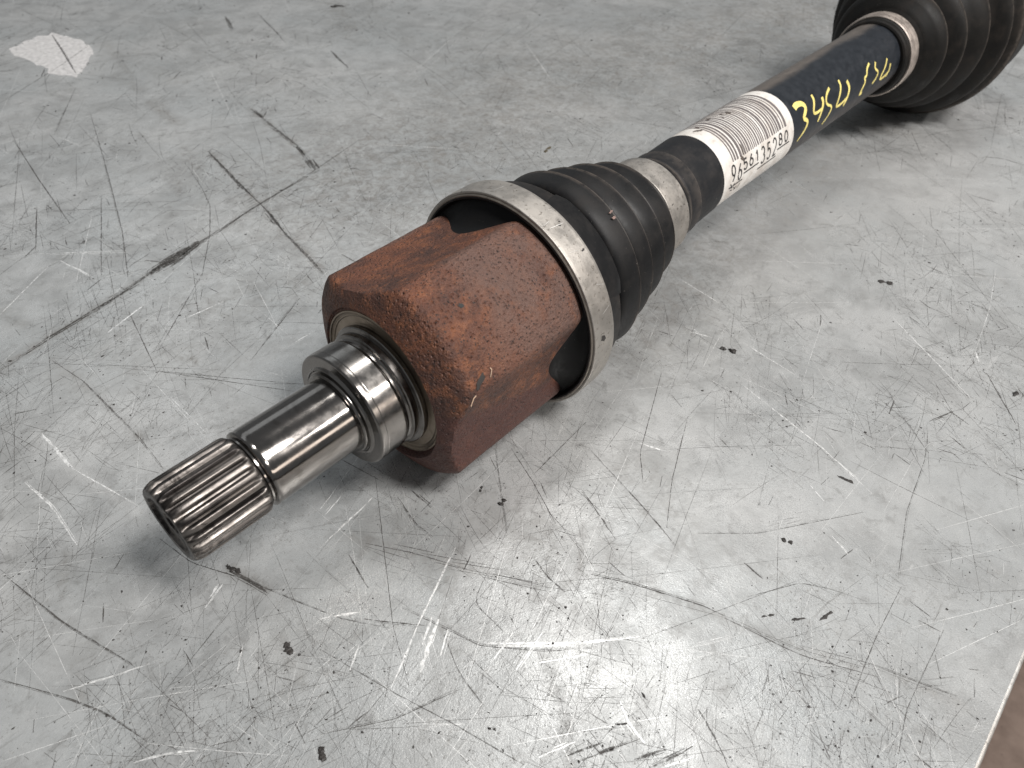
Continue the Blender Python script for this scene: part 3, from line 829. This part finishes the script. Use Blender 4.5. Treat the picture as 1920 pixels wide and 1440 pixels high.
fold += fold_seg(48.9, 27.8, 60.4, 31.6, 24.6, 61.2)
fold += fold_seg(61.3, 24.8, 73.6, 27.5, 24.4, 74.8)
fold += [(75.2, 24.6), (77.0, 23.2), (79.0, 22.0), (80.2, 21.2), (92.8, 20.9), (93.2, 21.3), (94.6, 21.4), (96.6, 20.9), (97.2, 20.4), (97.3, 18.0)]
V, Fc = lathe(fold, 144, wob=lambda t, r, a: (t+.35*math.sin(math.radians(a*2+30))*min(1, max(0, (t-20)/10))*(1 if t < 78 else 0), r+.18*math.sin(math.radians(a*3+t*4))*(1 if 22 < t < 78 else 0)))
boot = link('inner_boot', V, Fc, M_RUB, shaft, 28)
def lip_attr(o, lips, w):
    X = np.array([v.co.x/MM for v in o.data.vertices])
    L = np.max([np.exp(-((X-t)/w)**2) for t in lips], 0)
    o.data.attributes.new('lip', 'FLOAT', 'POINT').data.foreach_set('value', L.astype(np.float32))
lip_attr(boot, LIPS+[96.7, 20.2], .5)
for kk in range(3):                      # raised pads of the collar over the lobes
    a0_ = PHI0+120*kk
    V, Fc = [], []
    P = [(10.5, 40.3), (10.5, 41.6), (13, 41.5), (18.5, 40.9), (20.8, 40.5), (21.3, 40.0), (21.5, 39.0)]
    n = 30
    for i in range(n+1):
        u = i/n; a = a0_-31+62*u; e = min(1, min(u, 1-u)*9)
        for t, r in P: V.append(cyl(t if t < 15 else t-(1-e)*.8, 39.6+(r-39.6)*(.2+.8*e), a))
    m = len(P)
    for i in range(n):
        for j in range(m-1): b = i*m+j; Fc.append((b, b+m, b+m+1, b+1))
    link('collar_pad', V, Fc, M_RUB, boot, 35)
for q in (blob(33.8, -37, .9, .9, seed=8, jag=.4), blob(34.4, -33.5, 1.2, .6, 20, seed=9, jag=.4)):
    patch_on('mud_spot', q, 38.05, mat_plain('dried mud', (.21, .14, .12), .8) if 'dried mud' not in bpy.data.materials else bpy.data.materials['dried mud'], boot, .08)

V, Fc = lathe(tight([(79.9, 21.2), (79.8, 21.9)] + arc((80.2, 22.1), .35, 180, 90, 3) + [(82, 22.5), (91.5, 22.3)] + arc((92.6, 21.95), .35, 80, 0, 3) + [(93.0, 20.9)]), 144,
              wob=lambda t, r, a: (t+.25*math.sin(math.radians(a+70)), r+.1*math.sin(math.radians(2*a))))
smallc = link('small_clamp', V, Fc, M_CLAMP, shaft, 30)
for q in (blob(85.5, -30, .35, .5, seed=12), blob(83, -55, .9, .35, 30, seed=14), blob(90, -62, .35, .4, seed=15)):
    patch_on('grime_spot', q, 22.4, M_GRIME, smallc, .1)

# the tube sits about 1.4 mm off the joint axis (towards the far upper side), as the joint is slightly bent
TB = (0.0, 0.95, 0.95)
def off(t):
    u = min(1, max(0, (t-96)/34)); return u*(1.0 if t < 200 else 1.0-.25*min(1, (t-200)/130))
def shift(V):
    out = []
    for x, y, z in V:
        o_ = off(x/MM)*MM; out.append((x, y+TB[1]*o_, z+TB[2]*o_))
    return out
RT = 19.15
V, Fc = lathe(tight([(97.0, 18.0), (97.1, 19.6), (97.5, 20.0), (99, 20.15), (106.0, 20.1), (106.4, 20.0), (106.6, 19.4), (112, 19.45), (127.2, 19.45), (127.35, 19.2)]), 112)
lip_attr(link('rubber_sleeve', shift(V), Fc, mat_rubber('smooth black sleeve', (.05, .042, .038), .35, (.009, .0095, .011)), shaft, 30), [106.2, 97.6], .35)
prof = [(t, RT) for t in np.arange(120, 331, 6.0)]+[(331, RT), (331.5, 18.6)]
V, Fc = lathe(prof, 112)
tube = link('shaft_tube', shift(V), Fc, M_TUBE, shaft, 35)

# label with barcode and number
RL = RT+.10
V, Fc = [], []
na, nt = 70, 12
for i in range(na+1):
    a = -122+212*i/na
    for j in range(nt+1):
        u = j/nt; t = 127.1+67.0*u
        if j == 0: t += .25*math.sin(a*.12)
        V.append(cyl(t, RL, a))
for i in range(na):
    for j in range(nt): b = i*(nt+1)+j; Fc.append((b, b+nt+1, b+nt+2, b+1))
label = link('barcode_label', shift(V), Fc, M_PAPER, tube, 60, 'off white paper label with a barcode and a number')
R3 = random.Random(21)
parts = []; t = 136.6
while t < 187.2:
    w = R3.choice((.85, .9, 1.3, 1.4, 1.9)); g = R3.choice((.62, .68, .75, .8, 1.2))
    a_lo = -60.6+R3.uniform(-.4, .4)
    parts.append(ribbon([(t+w/2, arcmm(a_lo, RL)), (t+w/2, arcmm(72, RL))], w, RL, .03, step=1.2)); t += w+g
V, Fc = merge(parts)
link('barcode', shift(V), Fc, M_BAR, label, 60)

def ell(cx, cy, rx, ry, a0, a1, n=14):
    return [(cx+rx*math.cos(math.radians(a0+(a1-a0)*k/n)), cy+ry*math.sin(math.radians(a0+(a1-a0)*k/n))) for k in range(n+1)]
# stroke glyphs in a unit box, y up
GL = {'0': [ell(.5, .5, .42, .5, 90, 450, 24)],
      '1': [[(.22, .74), (.55, 1.0), (.55, 0)]],
      '2': [ell(.5, .7, .42, .3, 165, -25, 12)+[(.1, 0), (.95, 0)]],
      '3': [ell(.47, .76, .40, .24, 155, -80, 12), ell(.47, .27, .45, .27, 85, -155, 12)],
      '5': [[(.86, 1), (.22, 1), (.14, .55)]+ell(.46, .33, .44, .33, 130, -150, 14)],
      '6': [[(.72, 1.0), (.35, .75), (.1, .4)]+ell(.5, .31, .42, .31, 165, -190, 20)],
      '8': [ell(.5, .76, .36, .24, 90, 450, 18), ell(.5, .27, .43, .27, 90, 450, 20)],
      '9': [[(.28, 0), (.65, .25), (.9, .6)]+ell(.5, .69, .42, .31, -15, 340, 20)]}
NUM = [('9', 136.0, -64.5, -86.5, 3.5), ('6', 141.6, -68.0, -90.0, 3.5), ('5', 146.6, -66, -80.5, 3.6), ('6', 152.0, -65.6, -80.6, 3.6), ('1', 157.6, -65.8, -81, 3.2),
       ('3', 163.2, -66.6, -89.8, 3.4), ('5', 168.9, -66.6, -89.8, 3.4), ('2', 174.6, -66, -90.6, 3.6), ('8', 180.4, -65.2, -81.3, 3.5), ('0', 186.2, -66.8, -82, 3.6)]
for ch, tc, at_, ab, w in NUM:
    y1, y0 = arcmm(at_, RL), arcmm(ab, RL)
    V, Fc = merge([ribbon([(tc+(x-.5)*w, y0+(y1-y0)*y) for x, y in s], .92, RL, .05+.006*k, step=.25) for k, s in enumerate(GL[ch])])
    link('printed_digit', shift(V), Fc, M_INK, label, 60)
V, Fc = merge([ribbon([(a, arcmm(g, RL)), (b, arcmm(g, RL))], .75, RL, .05) for a, b, g in
               [(132.6, 144.8, -93.5), (145.0, 159.2, -85.2), (159.0, 177.4, -95.0), (177.4, 189.6, -85.5)]])
link('underline', shift(V), Fc, M_INK, label, 60)
V, Fc = merge([ribbon([(t0, arcmm(a0_, RL)), (t1, arcmm(a1_, RL))], .6, RL, .056) for t0, a0_, t1, a1_ in
               [(133.6, -88, 136.2, -97), (134.0, -96, 137.6, -91), (134.6, -99, 137, -101), (137.5, -97, 140, -103), (140.4, -98.5, 139, -104), (143.4, -97.5, 142, -104)]])
link('smeared_print', shift(V), Fc, M_INK, label, 60)
for q in (blob(160.5, 5.5, 1.6, 5.0, 0, seed=31, jag=.4), blob(158.0, 12, 1.0, 3.0, 0, seed=32, jag=.4), blob(146.4, -52, .55, 8, 0, seed=33, jag=.35), blob(144.6, -64, 1.2, 4, 10, seed=34, jag=.35),
          blob(150, 18, 1.2, 3, 0, seed=35, jag=.5), blob(134.6, 6, 1.3, 4, 20, seed=36, jag=.5), blob(137.5, 14, 1.0, 3.6, 0, seed=38, jag=.4), blob(154, 3, .5, 2.2, 0, seed=39, jag=.4)):
    o = patch_on('grime_spot', q, RL, mat_plain('thin grime', (.075, .06, .05), .6) if 'thin grime' not in bpy.data.materials else bpy.data.materials['thin grime'], label, .07)
    me = o.data
    for v in me.vertices:
        v.co = Vector(shift([tuple(v.co)])[0])

# hand-written yellow marks: strokes in (t, angle), first and last width in mm
MK = [('marker_three', [([(199.6, -45.6), (202.3, -42.5), (207.4, -44.8), (209.6, -52), (208.2, -59.5), (204.6, -66.5), (209.4, -73.2), (208.6, -81), (204.5, -90), (200.6, -97)], 1.9, .6)]),
      ('marker_four', [([(219.0, -42.6), (219.3, -52), (215.4, -68.5), (219.5, -72.0), (225.4, -70.5)], 1.0, .8), ([(227.4, -54.5), (227.6, -64), (224.2, -76), (221.4, -87)], 1.3, .8)]),
      ('marker_five', [([(237.5, -49), (231.8, -56), (230.2, -69), (237.8, -77.5), (234.6, -88), (229.0, -99)], .9, .6)]),
      ('marker_four', [([(249.0, -46.5), (249.6, -57), (244.8, -75), (241.8, -83.5), (248.5, -85), (256.4, -80)], .9, .8), ([(257.0, -55), (258.8, -67), (256.5, -80), (252.6, -91)], 1.3, 1.0)]),
      ('marker_letter', [([(287.0, -51.5), (282.2, -57.5), (281.4, -67), (277.6, -68.5), (279.6, -75), (275.6, -84), (273.4, -93), (276.8, -91)], .8, .9)]),
      ('marker_five', [([(294.4, -55.5), (292.0, -65), (297.2, -73.5), (294.2, -83), (289.8, -87.5)], .8, .7)]),
      ('marker_four', [([(309.6, -62), (306.8, -73), (301.0, -86.5), (301.8, -91), (307.5, -90.5), (312.4, -87)], .8, .8), ([(314.0, -73.8), (313.4, -84), (310.4, -93)], 1.1, .6)])]
mk = bpy.data.objects.new('marker_writing', None); COL.objects.link(mk); mk.parent = tube
for nm, strokes in MK:
    pr = []
    for k, (pts, w0, w1) in enumerate(strokes):
        P = [np.array((t, arcmm(a, RT))) for t, a in pts]
        for _ in range(2):               # round the corners a little
            N = [P[0]]
            for a, b in zip(P[:-1], P[1:]): N += [a*.75+b*.25, a*.25+b*.75]
            P = N+[P[-1]]
        pr.append(ribbon(P, w0*1.75, RT, .06+.01*k, step=.5, w_end=w1*1.75))
    V, Fc = merge(pr)
    link(nm, shift(V), Fc, M_YEL, mk, 60)

# far joint: neck clamp, pleated outer boot, joint body
def shift2(V): return V
V, Fc = lathe(tight([(328.6, 18.0), (328.6, 20.4), (329.2, 21.4), (330.6, 21.9), (332.5, 22.1), (333.4, 22.6), (344.4, 22.8), (345.2, 24.0), (346.4, 25.6)]), 112)
link('boot_neck', V, Fc, M_RUB2, shaft, 35)
V, Fc = lathe(tight([(333.6, 22.5), (333.5, 23.2), (333.9, 23.6), (336.6, 23.65), (336.9, 23.2), (337.5, 23.2), (337.8, 23.75), (343.6, 23.7), (344.0, 23.3), (344.1, 22.4)]), 128)
link('neck_clamp', V, Fc, M_CLAMP2, shaft, 30)
prof = [(346.2, 25.4), (347.5, 27.5), (350, 29.5)]
def wave(t0, r0, t1, r1, rv, tv):
    c = []
    for k in range(7):
        u = k/6; c.append((t0+(t1-t0)*u, r0+(r1-r0)*math.sin(math.pi/2*u)**.9))
    c += [(t1+.8, r1-.2), (t1+1.6, r1-.9), (t1+2.2, r1-2.2), (tv, rv)]
    return c
prof += wave(351, 31, 358.5, 34.7, 32.0, 363) + wave(364, 33.5, 371.5, 41.2, 38.2, 377) + wave(379, 39.5, 391.5, 47.6, 45.0, 397) + wave(398.5, 46.5, 406.5, 55.8, 53.8, 411)
prof += [(413, 55.5), (414.6, 58.0), (416, 59.4), (417.5, 60.0), (419.5, 60.1), (422, 59.6), (440, 58.6), (455, 58.4)]
V, Fc = lathe(prof, 160)
lip_attr(link('outer_boot', V, Fc, M_RUB2, shaft, 40), [358.9, 371.9, 391.9, 406.9, 416], 1.2)
V, Fc = lathe([(455, 58.4), (455, 56.0), (500, 55.5), (506, 53), (520, 38), (522, 30), (522, .1)], 96)
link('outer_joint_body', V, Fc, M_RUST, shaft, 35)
for pt in (blob(-41.4, -32.9, .8, 1.1, 20, seed=51, jag=.35),):
    patch_on('paint_spot', pt, 39.75, M_CHIPG, house, .12)
patch_on('scrape', blob(-48.9, -65.3, 3.1, 1.15, 50, seed=53, jag=.3), 39.75, M_GRIME, house, .12)
V, Fc = merge([ribbon([(-45.0, arcmm(-66.5, 39.8)), (-43.6, arcmm(-63.8, 39.8)), (-43.9, arcmm(-62.6, 39.8))], .35, 39.8, .12), ribbon([(-55.2, arcmm(-73.5, 39.3)), (-53.4, arcmm(-70.6, 39.5)), (-52.2, arcmm(-70, 39.6))], .4, 39.8, .12)])
link('bare_scrape', V, Fc, mat_plain('bare scrape', (.40, .28, .20), .5), house, 0)
